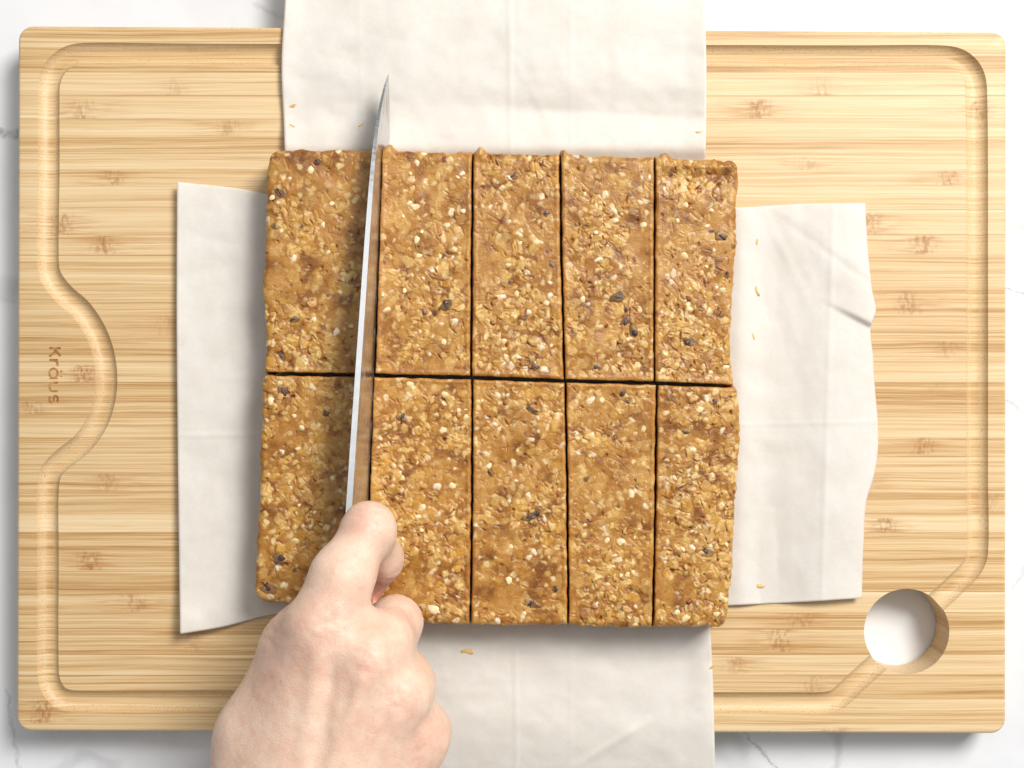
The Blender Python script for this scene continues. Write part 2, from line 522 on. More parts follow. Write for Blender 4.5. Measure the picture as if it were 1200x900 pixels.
# branded word, read from top to bottom
def ribbon(bm, pts, wd, z0, z1):
    P = [Vector(p) for p in pts]
    L = []; R = []
    for i, p in enumerate(P):
        a = P[max(i - 1, 0)]; b = P[min(i + 1, len(P) - 1)]
        t = (b - a).normalized(); n = Vector((-t.y, t.x)) * wd / 2
        L.append(p + n); R.append(p - n)
    lo = [bm.verts.new((v.x, v.y, z0)) for v in L + R[::-1]]
    hi = [bm.verts.new((v.x, v.y, z1)) for v in L + R[::-1]]
    n = len(P)
    for i in range(n - 1):
        j = 2 * n - 1 - i
        bm.faces.new((hi[i], hi[i + 1], hi[j - 1], hi[j]))
    m = len(lo)
    for i in range(m):
        bm.faces.new((lo[i], lo[(i + 1) % m], hi[(i + 1) % m], hi[i]))
def arc(cx, cy, rx, ry, a0, a1, n=14):
    return [(cx + rx * math.cos(math.radians(a0 + (a1 - a0) * k / n)), cy + ry * math.sin(math.radians(a0 + (a1 - a0) * k / n))) for k in range(n + 1)]
glyphs = {  # x to the right, y up, x-height 10
    'K': ([[(0, 0), (0, 13.4)], [(7.6, 13.2), (0.9, 6.2)], [(2.6, 7.8), (8.0, 0)]], 11.4),
    'r': ([[(0, 0), (0, 10)], [(0, 6.2)] + arc(4.6, 5.6, 4.0, 4.2, 160, 72, 8)], 8.4),
    'a': ([arc(4.6, 5, 4.6, 5, 0, 360, 24), [(9.2, 0), (9.2, 10)]], 13.6),
    'u': ([[(0, 10), (0, 4.6)] + arc(4.2, 4.4, 4.2, 4.4, 180, 360, 12) + [(8.4, 10)]], 12.6),
    's': ([arc(3.6, 7.5, 3.3, 2.5, 40, 270, 12) + arc(3.6, 2.5, 3.4, 2.5, 90, -140, 12)], 8.0)}
cur = 0.0
for ch in 'Kraus':
    strokes, adv = glyphs[ch]
    bm = bmesh.new()
    if ch == 'a':
        strokes = strokes + [[(1.6, 14.2), (3.6, 14.2)], [(6.0, 14.2), (8.0, 14.2)]]
    sc = 65.0 / 54.0
    for st in strokes:
        pts = []
        for gx, gy in st:       # text runs downwards in the picture; letter tops point right
            q = W(58.0 + gy * 0.98, 408.0 + (cur + gx) * sc)
            pts.append((q.x, q.y))
        ribbon(bm, pts, 2.5 * PX, ZB - 0.0004, ZB + 0.00012 + 0.00001 * strokes.index(st) if st in strokes else ZB + 0.00012)
    cur += adv
    bmesh.ops.recalc_face_normals(bm, faces=bm.faces)
    bm_obj('branded_letter', bm, M_BURNT, board)

# ------------------------------------------------------------------ parchment sheets
def interp(pts, t):
    xs = np.array([p[0] for p in pts], float); ys = np.array([p[1] for p in pts], float)
    return np.interp(t, xs, ys)

def smooth_interp(pts, t):
    xs = np.array([p[0] for p in pts], float); ys = np.array([p[1] for p in pts], float)
    d = np.gradient(ys, xs)
    i = np.clip(np.searchsorted(xs, t) - 1, 0, len(xs) - 2)
    h = xs[i + 1] - xs[i]; u = np.clip((t - xs[i]) / h, 0, 1)
    return (ys[i] * (2*u**3 - 3*u**2 + 1) + d[i] * h * (u**3 - 2*u**2 + u) + ys[i+1] * (-2*u**3 + 3*u**2) + d[i+1] * h * (u**3 - u**2))

def sheet(name, nu, nv, fx, fy, fz):
    u, v = np.meshgrid(np.linspace(0, 1, nu), np.linspace(0, 1, nv))
    px = fx(u, v); py = fy(u, v); dz = fz(px, py, u, v)      # dz above board, metres
    z = ZB + dz
    k = PX * (CAM_Z - z) / (CAM_Z - ZB)
    V = np.stack([(px - 600) * k, (450 - py) * k, z], -1).reshape(-1, 3)
    _, q = grid_mesh(name, V, nu, nv, None)
    me = bpy.data.meshes.new(name)
    me.from_pydata(V.tolist(), [], q.tolist())
    me.materials.append(M_PAPER)
    me.shade_smooth()
    o = bpy.data.objects.new(name, me)
    COL.objects.link(o)
    sm = o.modifiers.new('thickness', 'SOLIDIFY'); sm.thickness = 0.00006; sm.offset = 0
    return o
def ridge(d, w, h):
    return h * np.exp(-(d / w) ** 2)

def folds(px, py, seed, n):
    r = random.Random(seed); z = 0
    for _ in range(n):
        cx, cy, a = r.uniform(200, 1030), r.uniform(-20, 920), r.uniform(0, math.pi)
        d = (px - cx) * math.cos(a) + (py - cy) * math.sin(a)
        e = -(px - cx) * math.sin(a) + (py - cy) * math.cos(a)
        z = z + r.choice((-1, 1)) * r.uniform(0.00010, 0.00028) * np.clip(1 - np.abs(d) / r.uniform(7, 18), 0, 1) * np.exp(-(e / r.uniform(30, 110)) ** 2)
    return z
def zA(px, py, u, v):
    # the long sheet: lies on the board, humps beside the slab, droops past the board's edges
    prof = smooth_interp([(-160, -0.0085), (-60, -0.0030), (20, 0.0014), (60, 0.0019), (100, 0.0022), (126, 0.0013), (140, 0.0016), (160, 0.0034), (174, 0.0040), (190, 0.0012), (215, 0.00045),
                          (690, 0.00045), (715, 0.0016), (740, 0.0024), (775, 0.0012), (820, 0.0016), (850, 0.0022), (890, 0.0006), (960, -0.006), (1060, -0.0125)], py)
    on = sstep(215, 160, py) + sstep(700, 745, py)
    wr = fbm2(px / 95 + 3, py / 70, 31, 4) * 0.0016 + fbm2(px / 26, py / 30, 41, 3) * 0.00010
    cr = ridge(px - (598 + 0.009 * (py - 100)), 2.2, 0.00028) + ridge(px - 669, 2.0, 0.00012) + ridge(px - 420 - 0.03 * py, 2.2, 0.00010)
    dg_ = ridge((py - 845) + 0.62 * (px - 760), 5, 0.0009) * sstep(640, 720, px) * sstep(830, 870, py)
    band = ridge((py - 128) - 0.055 * (px - 600), 9, -0.0007) * sstep(480, 640, px) * sstep(200, 150, py)
    edge = (sstep(360, 325, px) + sstep(800, 832, px)) * 0.0012
    return np.maximum(prof + on * (wr + cr + dg_ + band + edge + folds(px, py, 5, 60)), np.where((py > 28) & (py < 864), 0.0004, -0.016))
sheetA = sheet('parchment_sheet', 170, 380,
      lambda u, v: (smooth_interp([(-0.2, 340), (-0.12, 337), (0.0, 334), (0.08, 330), (0.17, 333), (0.25, 335), (0.8, 338), (1.15, 344)], -0.17 + v * 1.32) * (1 - u)
                    + smooth_interp([(-0.2, 824), (0, 826), (0.1, 828), (0.2, 827), (0.5, 829), (0.80, 832), (0.9, 836), (1.0, 838), (1.15, 840)], -0.17 + v * 1.32) * u),
      lambda u, v: -153 + v * 1188 + 0 * u, zA)
tag(sheetA, 'long parchment sheet under the bars running off both ends of the board', 'parchment paper')

def zB(px, py, u, v):
    L = smooth_interp([(195, 0.0052), (225, 0.0040), (262, 0.0026), (288, 0.0023), (300, 0.0016), (325, 0.0007), (345, 0.0007), (835, 0.0007), (850, 0.0018), (866, 0.0030), (897, 0.0010), (930, 0.0022), (972, 0.0044), (990, 0.0042), (1030, 0.0026)], px)
    on = sstep(330, 300, px) + sstep(845, 870, px)
    wr = fbm2(px / 80 + 9, py / 110, 51, 4) * 0.0014 + fbm2(px / 28, py / 26, 61, 3) * 0.00010
    cr = ridge(py - 497 + 0.02 * (px - 900), 2.2, 0.00014) + ridge(px - 972 + 0.03 * (py - 400), 3.0, 0.00025) + ridge(py - 510, 2.0, 0.00010) * (px < 400)
    # lifted corner flap above the torn fold on the right edge
    fl = sstep(955, 1020, px) * sstep(215, 330, py) * sstep(380, 372, py + 0.5 * (1010 - px)) * 0.0022
    bump_ = ridge(np.hypot(px - 205, py - 745), 45, 0.003)
    return np.maximum(L + on * (wr + cr + folds(px, py, 8, 70)) + fl + bump_, 0.0007)
def xB(u, v):
    l = smooth_interp([(0, 207.5), (0.3, 207), (0.7, 209), (1.0, 211)], v)
    r = smooth_interp([(0, 1014), (0.12, 1017), (0.22, 1022), (0.283, 1025.5), (0.298, 1022.5), (0.4, 1023.5), (0.7, 1023), (0.74, 1017), (0.86, 1012), (1.0, 1010)], v)
    return l * (1 - u) + r * u
def yB(u, v):
    t = smooth_interp([(0, 213), (0.09, 221), (0.14, 228), (0.3, 232), (0.7, 240), (0.82, 243), (0.90, 239), (1.0, 238)], u)
    b = smooth_interp([(0, 743), (0.06, 735), (0.13, 721), (0.25, 715), (0.75, 712), (0.82, 709), (0.90, 706), (1.0, 701)], u)
    return t * (1 - v) + b * v
sheetB = sheet('parchment_sheet', 300, 210, xB, yB, zB)
tag(sheetB, 'shorter parchment sheet under the bars with its side flaps on the board', 'parchment paper')

# ------------------------------------------------------------------ the ten bars
chips_px = [(329, 226, 6), (322, 265, 4), (346, 374, 5), (330, 418, 5), (523, 358, 8), (497, 366, 4), (601, 206, 5), (724, 348, 8), (742, 388, 7), (733, 376, 5), (733, 362, 4),
            (845, 276, 7), (852, 322, 4), (808, 400, 7), (843, 368, 4), (786, 204, 3), (327, 655, 8), (316, 690, 8), (332, 458, 6), (382, 484, 4), (425, 500, 4), (471, 490, 6), (623, 480, 6), (575, 555, 4),
            (620, 606, 7), (629, 600, 5), (622, 707, 8), (651, 690, 4), (828, 648, 8), (804, 506, 4), (730, 460, 5), (735, 470, 4), (838, 470, 4), (549, 724, 5), (627, 430, 5), (700, 430, 4), (520, 300, 3), (640, 250, 4), (412, 330, 4), (372, 190, 4), (598, 330, 3)]
nuts_px = [(509, 714, 10), (597, 678, 8), (546, 490, 6), (488, 281, 6), (555, 545, 5), (720, 258, 6), (750, 238, 6), (753, 262, 7), (698, 242, 5), (573, 545, 6), (600, 640, 5), (585, 503, 6), (682, 350, 6), (640, 355, 6),
           (727, 636, 8), (712, 634, 6), (712, 686, 5), (742, 672, 5), (794, 718, 6), (840, 720, 6), (452, 620, 6), (470, 560, 6), (490, 605, 5), (530, 570, 7), (398, 342, 5), (378, 262, 6), (366, 200, 8), (330, 270, 4), (318, 470, 7), (345, 486, 5), (354, 500, 5), (355, 575, 5),
           (346, 634, 6), (390, 560, 5), (480, 450, 7), (520, 462, 8), (545, 480, 7), (795, 258, 5), (829, 264, 5), (834, 246, 4), (802, 300, 6), (780, 380, 5), (846, 340, 5), (850, 430, 6), (820, 480, 6), (790, 560, 5), (615, 720, 5), (490, 300, 6), (475, 340, 5), (520, 400, 6), (610, 270, 5), (590, 400, 5)]

# piece raster over the whole slab: height (m) and colour
RES = 0.00025
KS = PX * (CAM_Z - ZS) / (CAM_Z - ZB)
x0w, x1w = (285 - 600) * KS, (880 - 600) * KS
y0w, y1w = (450 - 750) * KS, (450 - 160) * KS
NX = int((x1w - x0w) / RES) + 1; NY = int((y1w - y0w) / RES) + 1
gx, gy = np.meshgrid(np.arange(NX), np.arange(NY))
lowS = fbm2(gx / 84.0, gy / 84.0, 71, 4)                       # smooth (pressed, sticky) areas
smoothmask = sstep(-0.20, 0.20, lowS + 0.26 * (gy / NY - 0.5))
Hm = (fbm2(gx / 48.0, gy / 48.0, 81, 3) * 0.0008 + fbm2(gx / 9.6, gy / 9.6, 83, 3) * 0.00028 * (1.1 - 0.75 * smoothmask)).astype(np.float32)
c_lo = np.array(lin(124, 73, 22)[:3]); c_mid = np.array(lin(169, 114, 44)[:3]); c_hi = np.array(lin(190, 142, 73)[:3])
tn = np.clip(fbm2(gx / 26.4, gy / 26.4, 91, 4) + 0.5, 0, 1)[..., None]
Cm = np.where(tn < 0.5, c_lo + (c_mid - c_lo) * tn * 2, c_mid + (c_hi - c_mid) * (tn - 0.5) * 2).astype(np.float32)

pal = {
    'oat': [lin(196, 147, 68), lin(214, 171, 94), lin(184, 131, 52), lin(222, 183, 108), lin(206, 154, 66), lin(160, 102, 38)],
    'pale': [lin(232, 200, 130), lin(242, 219, 162), lin(222, 187, 114)],
    'white': [lin(246, 232, 200), lin(240, 220, 176)],
    'red': [lin(128, 68, 34), lin(150, 82, 36), lin(118, 66, 40)],
    'dark': [lin(66, 46, 40), lin(48, 34, 32), lin(86, 66, 58)]}
def stamp(cx, cy, a, b, th, h, col, op, tilt, sq, streak=0.0, pit=0.00012):
    R = int(max(a, b) * 1.6 / RES) + 2
    ix, iy = int((cx - x0w) / RES), int((cy - y0w) / RES)
    xa, xb, ya, yb = max(ix - R, 0), min(ix + R + 1, NX), max(iy - R, 0), min(iy + R + 1, NY)
    if xa >= xb or ya >= yb: return
    X, Y = np.meshgrid(np.arange(xa, xb) - (cx - x0w) / RES, np.arange(ya, yb) - (cy - y0w) / RES)
    X = X * RES; Y = Y * RES
    c, s = math.cos(th), math.sin(th)
    U = (X * c + Y * s) / a; V = (-X * s + Y * c) / b
    an = np.arctan2(V, U)
    r = (np.abs(U) ** sq + np.abs(V) ** sq) ** (1 / sq)
    r = r * (1 + 0.13 * np.sin(an * 2 + tilt[2]) + 0.10 * np.sin(an * 3 + tilt[3]) + 0.06 * np.sin(an * 5 + tilt[2] * 3))
    soft = RES * 0.8 / b
    m = sstep(1 + soft, 1 - soft, r)
    hh = Hm[ya:yb, xa:xb]
    lev = hh[min(R, hh.shape[0] - 1), min(R, hh.shape[1] - 1)]
    prof = lev * 0.75 + h * (1 - 0.55 * np.clip(r, 0, 1.3) ** 2) + tilt[0] * U * a + tilt[1] * V * b - streak * 0.00018 * np.exp(-(V / 0.16) ** 2)
    ring = np.exp(-((r - 1.10) / 0.14) ** 2)
    Hm[ya:yb, xa:xb] = hh * (1 - m) + prof * m - pit * ring
    cc = np.array(col[:3]) * (1 + 0.10 * np.sin(V * 3 + tilt[3])[..., None])
    mo = (m * op)[..., None]
    Cm[ya:yb, xa:xb] = Cm[ya:yb, xa:xb] * (1 - mo) + cc * mo
rr = random.Random(23)
def smooth_at(x, y):
    return smoothmask[min(max(int((y - y0w) / RES), 0), NY - 1), min(max(int((x - x0w) / RES), 0), NX - 1)]
for i in range(11000):
    x = rr.uniform(x0w, x1w); y = rr.uniform(y0w, y1w)
    sm = smooth_at(x, y)
    amp = (1.0 - 0.75 * sm) * 0.42
    if sm > 0.4 and rr.random() < 0.42 * sm: continue
    t = rr.random()
    tilt = (rr.gauss(0, 0.20) * amp, rr.gauss(0, 0.20) * amp, rr.uniform(0, 6.3), rr.uniform(0, 6.3))
    th = rr.uniform(0, math.pi)
    if t < 0.50:
        a = rr.choice((rr.uniform(0.0009, 0.0021), rr.uniform(0.0009, 0.0029))); b = a * rr.uniform(0.55, 0.95)
        stamp(x, y, a, b, th, rr.uniform(0.0001, 0.0007) * amp, rr.choice(pal['oat']), rr.uniform(0.20, 0.85) * (1 - 0.45 * sm), tilt, 2.4, rr.random() < 0.4, 0.00014 * amp)
    elif t < 0.83:
        a = rr.uniform(0.0005, 0.0013); b = a * rr.uniform(0.45, 0.95)
        stamp(x, y, a, b, th, rr.uniform(0.0001, 0.0006) * amp, rr.choice(pal['pale']), rr.uniform(0.35, 0.95) * (1 - 0.35 * sm), tilt, 2.6, 0, 0.00012 * amp)
    elif t < 0.865:
        a = rr.uniform(0.0006, 0.0015); b = a * rr.uniform(0.5, 0.95)
        stamp(x, y, a, b, th, rr.uniform(0.0002, 0.0006) * (0.4 + 0.6 * amp), rr.choice(pal['white']), rr.uniform(0.6, 1.0), tilt, 3.2, 0, 0.00008)
    elif t < 0.945:
        a = rr.uniform(0.0004, 0.0013); b = a * rr.uniform(0.4, 0.9)
        stamp(x, y, a, b, th, rr.uniform(-0.0004, 0.0002), rr.choice(pal['red']), rr.uniform(0.4, 0.9), tilt, 2.2, 0, 0.0001)
    elif t < 0.957:
        a = rr.uniform(0.0004, 0.0014); b = a * rr.uniform(0.4, 0.9)
        stamp(x, y, a, b, th, rr.uniform(-0.0003, 0.0002), rr.choice(pal['dark']), rr.uniform(0.5, 0.9), tilt, 2.2, 0, 0.0001)
    else:   # pits between pieces
        a = rr.uniform(0.0003, 0.0011); b = a * rr.uniform(0.35, 0.8)
        stamp(x, y, a, b, th, -rr.uniform(0.0010, 0.0022) * (0.4 + 0.6 * amp), pal['red'][0], 0.5, (0, 0, tilt[2], tilt[3]), 2.0, 0, 0.0)

for i in range(2000):   # fine cracks between pressed pieces
    a = rr.uniform(0.0006, 0.0018); x = rr.uniform(x0w, x1w); y = rr.uniform(y0w, y1w)
    if rr.random() < smooth_at(x, y) * 0.9: continue
    stamp(x, y, a, rr.uniform(0.00018, 0.00030), rr.uniform(0, 3.14), -rr.uniform(0.0004, 0.0011), rr.choice(pal['red']), 0.5, (0, 0, rr.uniform(0, 6), rr.uniform(0, 6)), 2.0, 0, 0.0)
for (a, b, sz) in chips_px:
    stamp((a - 600) * KS, (450 - b) * KS, sz * KS * 1.15, sz * KS * rr.uniform(0.55, 0.9), rr.uniform(0, 3.1), 0.0002, rr.choice(pal['dark']), rr.uniform(0.45, 0.8), (0, 0, rr.uniform(0, 6), rr.uniform(0, 6)), 2.0, 0, 0.0002)

def sample(arr, x, y):
    fx = np.clip((x - x0w) / RES, 0, NX - 1.001); fy = np.clip((y - y0w) / RES, 0, NY - 1.001)
    ix = fx.astype(int); iy = fy.astype(int); dx = fx - ix; dy = fy - iy
    if arr.ndim == 3: dx = dx[..., None]; dy = dy[..., None]
    return (arr[iy, ix] * (1 - dx) + arr[iy, ix + 1] * dx) * (1 - dy) + (arr[iy + 1, ix] * (1 - dx) + arr[iy + 1, ix + 1] * dx) * dy

# slab outline and the cuts, photo px at slab-top height
left_edge = [(170, 318), (190, 314), (260, 311), (330, 308), (437, 309), (445, 308), (520, 305), (600, 303), (660, 299), (690, 298), (712, 302)]
right_edge = [(170, 867), (210, 865), (300, 862), (447, 861), (456, 863), (600, 861), (680, 857), (735, 852)]
top_edge = [(310, 175), (440, 176), (500, 178), (560, 178), (655, 181), (765, 184), (866, 188)]
bot_edge = [(295, 704), (330, 708), (430, 722), (490, 730), (550, 733), (660, 733), (760, 736), (850, 734)]
mid_cut = [(300, 438), (435, 440), (550, 442.5), (663, 446.5), (770, 449), (866, 453)]
cuts = [  # (row 0 points, row 1 points)  y -> x
    ([(170, 447.5), (300, 443.5), (440, 439)], [(440, 437.5), (600, 432), (740, 427)]),
    ([(170, 554), (300, 553), (445, 552)], [(440, 553.5), (600, 553), (740, 551)]),
    ([(170, 656), (300, 658), (445, 661.5)], [(440, 662.5), (600, 665), (740, 666)]),
    ([(170, 767.5), (300, 767), (445, 767)], [(440, 770), (600, 768), (740, 765)])]
bar_labels = [
    ['corner oat bar cut off by the blade, at the knife tip end', 'oat bar against the flat of the blade, at the knife tip end',
     'middle oat bar of the row at the knife tip end', 'oat bar between the tip-end middle bar and the smeared corner bar', 'corner oat bar with a smeared end, level with the torn paper fold'],
    ['corner oat bar cut off by the blade, partly under the gripping hand', 'oat bar under the curled fingers of the gripping hand',
     'middle oat bar of the row at the hand end', 'oat bar between the hand-end middle bar and the corner bar by the hole', 'corner oat bar closest to the round hole of the board']]

# shared shapes for the pieces that can be picked out singly
def blob(name, mat, kind, seed):
    r = random.Random(seed)
    bm = bmesh.new()
    bmesh.ops.create_icosphere(bm, subdivisions=2, radius=1.0)
    ph = [r.uniform(0, 6.28) for _ in range(6)]
    for v in bm.verts:
        c = v.co
        an = math.atan2(c.y, c.x)
        k = 1 + 0.13 * math.sin(2 * an + ph[0]) + 0.10 * math.sin(3 * an + ph[1]) + 0.07 * math.sin(5 * an + ph[2]) + 0.08 * math.sin(4 * c.z + ph[3])
        if kind == 'flake':
            rad = math.hypot(c.x, c.y)
            c.x *= k * 1.0; c.y *= k * 0.74
            c.z *= 0.20
            c.z += 0.06 * math.sin(2.2 * c.x + ph[4]) - 0.10 * math.exp(-(c.y / 0.15) ** 2) * (1 if c.z > 0 else -0.3) + 0.04 * math.sin(5 * c.y + ph[5])
        elif kind == 'nut':
            k2 = 1 / max(abs(c.x), abs(c.y), abs(c.z)) ** 0.55
            c.x *= k * k2; c.y *= k * 0.82 * k2; c.z *= 0.62 * k2 * (1 + 0.12 * math.sin(3 * c.x + ph[4]))
        else:
            k = 1 + 1.9 * (k - 1); c.x *= k; c.y *= k * 0.62 * (1 + 0.25 * math.sin(3 * c.x + ph[4])); c.z *= 0.5 * (1 + 0.25 * math.sin(4 * c.x + ph[5]) * math.sin(4 * c.y + ph[3]))
    me = bpy.data.meshes.new(name)
    bm.to_mesh(me); bm.free()
    me.materials.append(mat); me.shade_smooth()
    return me
ME_OAT = [blob('oat_flake', M_OAT, 'flake', s) for s in range(6)]
ME_NUT = [blob('nut_piece', M_NUT, 'nut', s + 20) for s in range(4)]
ME_CHIP = [blob('chocolate_chip', M_CHIP, 'chip', s + 40) for s in range(4)]
ME_DATE = [blob('date_bit', M_DATE, 'chip', s + 60) for s in range(3)]

def cut_x(row, k, y):
    return interp(cuts[k][row], y)
bars = []
zoff = [[0.0, 0.0003, -0.0002, 0.0002, -0.0003], [0.0002, -0.0002, 0.0003, -0.0001, 0.0001]]
for row in range(2):
    for c in range(5):
        NU = 146; NV = 350
        u1 = np.linspace(0, 1, NU); v1 = np.linspace(0, 1, NV)
        u, v = np.meshgrid(u1, v1)
        hw = 1.3
        def XL(y):
            return smooth_interp(left_edge, y) if c == 0 else cut_x(row, c - 1, y) + (hw if c != 1 else 1.0)
        def XR(y):
            return smooth_interp(right_edge, y) if c == 4 else cut_x(row, c, y) - (hw if c != 0 else 7.0)
        def YT(x):
            return smooth_interp(top_edge, x) if row == 0 else interp(mid_cut, x) + 2.1
        def YB(x):
            return smooth_interp(bot_edge, x) if row == 1 else interp(mid_cut, x) - 2.1
        ym = 300 if row == 0 else 600
        y = np.full_like(u, ym); x = XL(y) + (XR(y) - XL(y)) * u
        for _ in range(3):
            y = YT(x) + (YB(x) - YT(x)) * v
            x = XL(y) + (XR(y) - XL(y)) * u
        wpx = XR(y) - XL(y); hpx = YB(x) - YT(x)
        # distances (px) to the four sides
        dl, dr, dt, db = u * wpx, (1 - u) * wpx, v * hpx, (1 - v) * hpx
        # rounded outer corners
        rc = 11.0
        for (outA, dA, sx) in ((c == 0, dl, 1), (c == 4, dr, -1)):
            for (outB, dB, sy) in ((row == 0, dt, 1), (row == 1, db, -1)):
                if outA and outB:
                    m = (dA < rc) & (dB < rc)
                    a = 1 - dA / rc; b = 1 - dB / rc
                    a2 = a * np.sqrt(np.clip(1 - b * b / 2, 0, 1)); b2 = b * np.sqrt(np.clip(1 - a * a / 2, 0, 1))
                    x = np.where(m, x + sx * (a - a2) * rc, x); y = np.where(m, y + sy * (b - b2) * rc, y)
        # ragged outer edges, slightly ragged cuts
        def rag(coord, d, amp, sd, depth):
            return (fbm2(coord / 11 + 31 * c, coord * 0 + row * 7 + sd, 101 + sd, 4)) * amp * np.exp(-np.clip(d, 0, None) / depth)
        x = x + rag(y, dl, 2.2 if c == 0 else 0.9, 1, 14) + rag(y, dr, 2.2 if c == 4 else 0.9, 2, 14)
        y = y + rag(x, dt, 2.2 if row == 0 else 0.9, 3, 14) + rag(x, db, 2.2 if row == 1 else 0.9, 4, 14)
        X = (x - 600) * KS; Y = (450 - y) * KS
        Z = sample(Hm, X, Y) + ZS + zoff[row][c]
        Cc = sample(Cm, X, Y)
        # cut edges: knife-smeared flat lip; outer edges: rounded shoulder
        def lip(d, outer):
            dm = d * KS
            if outer:
                r = 0.0029 * (1 + 0.5 * fbm2(x / 20, y / 20, 120, 3))
                t = np.clip(1 - dm / r, 0, 1)
                return -r * (1 - np.sqrt(np.clip(1 - t * t, 0, 1))) * 0.8
            t = np.clip(1 - dm / 0.0006, 0, 1)
            return -0.0006 * (1 - np.sqrt(np.clip(1 - t * t, 0, 1))) + 0.00035 * np.exp(-((dm - 0.0012) / 0.0007) ** 2) * (vnoise2(x / 13, y / 13, 9) + 0.6)
        cutd = np.minimum.reduce([np.where(o, 1e3, d) for o, d in ((c == 0, dl), (c == 4, dr), (row == 0, dt), (row == 1, db))])
        fl = np.exp(-np.clip(cutd * KS - 0.0004, 0, None) / 0.0013)
        Z = Z * (1 - 0.7 * fl) + (ZS + zoff[row][c] + 0.0001) * 0.7 * fl
        smear = np.array(lin(186, 128, 58)[:3])
        Cc = Cc * (1 - 0.45 * fl[..., None]) + smear * 0.45 * fl[..., None]
        Z = Z + lip(dl, c == 0) + lip(dr, c == 4) + lip(dt, row == 0) + lip(db, row == 1)
        # crumbly burrs dragged up where the blade left the slab
        for (bx, by, br, bh) in ((456, 180, 6, 0.0014), (563, 180, 6, 0.0018), (661, 182, 4.5, 0.0012), (780, 190, 5, 0.0006)):
            Z = Z + bh * np.exp(-((x - bx) ** 2 + (y - by) ** 2) / br ** 2)
            y = y - 7 * np.exp(-((x - bx) ** 2 + (y - by + 4) ** 2) / br ** 2) * (row == 0)
        if row == 0 and c == 4:     # smeared shelf at this bar's end
            sh = sstep(772, 786, x) * sstep(856, 846, x) * sstep(232 , 214, y + 0.1 * (x - 800))
            Z = Z - 0.0007 * sh * sstep(194, 206, y) + 0.0009 * np.exp(-((y - 196) / 6) ** 2) * sstep(770, 785, x)
        X = (x - 600) * KS; Y = (450 - y) * KS
        V = np.stack([X, Y, Z], -1).reshape(-1, 3)
        idx = np.arange(NU * NV).reshape(NV, NU)
        q = np.stack([idx[:-1, :-1], idx[1:, :-1], idx[1:, 1:], idx[:-1, 1:]], -1).reshape(-1, 4)
        loop = np.concatenate([idx[0, :-1], idx[:-1, -1], idx[-1, :0:-1], idx[:0:-1, 0]])
        ctr = V[loop].mean(0)
        allV = [V]; allC = [Cc.reshape(-1, 3)]; allQ = [q]
        prev = loop; off = len(V); nl = len(loop)
        NR = 12
        base = V[loop]; zb = ZB + 0.0009
        dirs = base[:, :2] - ctr[:2]; dirs /= np.linalg.norm(dirs, axis=1)[:, None]
        per = np.arange(nl)
        for k in range(1, NR + 1):
            t = k / NR
            ring = base.copy()
            ring[:, 2] = base[:, 2] * (1 - t) + zb * t
            outerness = np.zeros(nl)
            bx = base[:, 0] / KS + 600; by = 450 - base[:, 1] / KS
            if c == 0: outerness = np.maximum(outerness, sstep(14, 6, bx - smooth_interp(left_edge, by)))
            if c == 4: outerness = np.maximum(outerness, sstep(14, 6, smooth_interp(right_edge, by) - bx))
            if row == 0: outerness = np.maximum(outerness, sstep(14, 6, by - smooth_interp(top_edge, bx)))
            if row == 1: outerness = np.maximum(outerness, sstep(14, 6, smooth_interp(bot_edge, bx) - by))
            nz = fbm2(per / 7.0 + 50 * c, np.full(nl, k * 0.9 + row * 20), 140, 3)
            push = outerness * (0.0007 * nz + 0.0008 * math.sin(math.pi * min(t * 1.1, 1)))
            if t > 0.9: push = push - outerness * 0.0008
            ring[:, :2] += dirs * push[:, None]
            allV.append(ring)
            cc = c_mid * (0.75 + 0.5 * np.clip(nz + 0.5, 0, 1))[:, None]
            allC.append(cc)
            cur_i = np.arange(off, off + nl)
            allQ.append(np.stack([prev, np.roll(prev, -1), np.roll(cur_i, -1), cur_i], -1))
            prev = cur_i; off += nl
        VV = np.concatenate(allV); CC = np.concatenate(allC); QQ = np.concatenate(allQ)
        me = bpy.data.meshes.new('granola_bar')
        org = W(float(x.mean()), float(y.mean()), ZS); org.z = zb
        VV = VV - np.array(org)
        me.from_pydata(VV.tolist(), [], QQ.tolist() + [prev[::-1].tolist()])
        at = me.attributes.new('Col', 'FLOAT_COLOR', 'POINT')
        at.data.foreach_set('color', np.concatenate([np.clip(CC, 0, 1), np.ones((len(CC), 1))], 1).astype(np.float32).ravel())
        me.materials.append(M_BAR)
        me.shade_smooth()
        bm = bmesh.new(); bm.from_mesh(me); bmesh.ops.recalc_face_normals(bm, faces=bm.faces); bm.to_mesh(me); bm.free()
        o = bpy.data.objects.new('granola_bar', me)
        o.location = org
        COL.objects.link(o)
        tag(o, bar_labels[row][c], 'granola bar', 'oat bars cut from one slab')
        bars.append(o)
        # pieces that can be told apart, half sunk in the top
        Zg = Z
        def top_z(pxx, pyy):
            j = np.argmin((x - pxx) ** 2 + (y - pyy) ** 2)
            return float(Zg.ravel()[j])
        lo = (float(XL(np.array(float(ym)))) + 4, float(XR(np.array(float(ym)))) - 4)
        def inside(pxx, pyy, mrg):
            return (XL(np.array(pyy)) + mrg < pxx < XR(np.array(pyy)) - mrg) and (YT(np.array(pxx)) + mrg < pyy < YB(np.array(pxx)) - mrg)
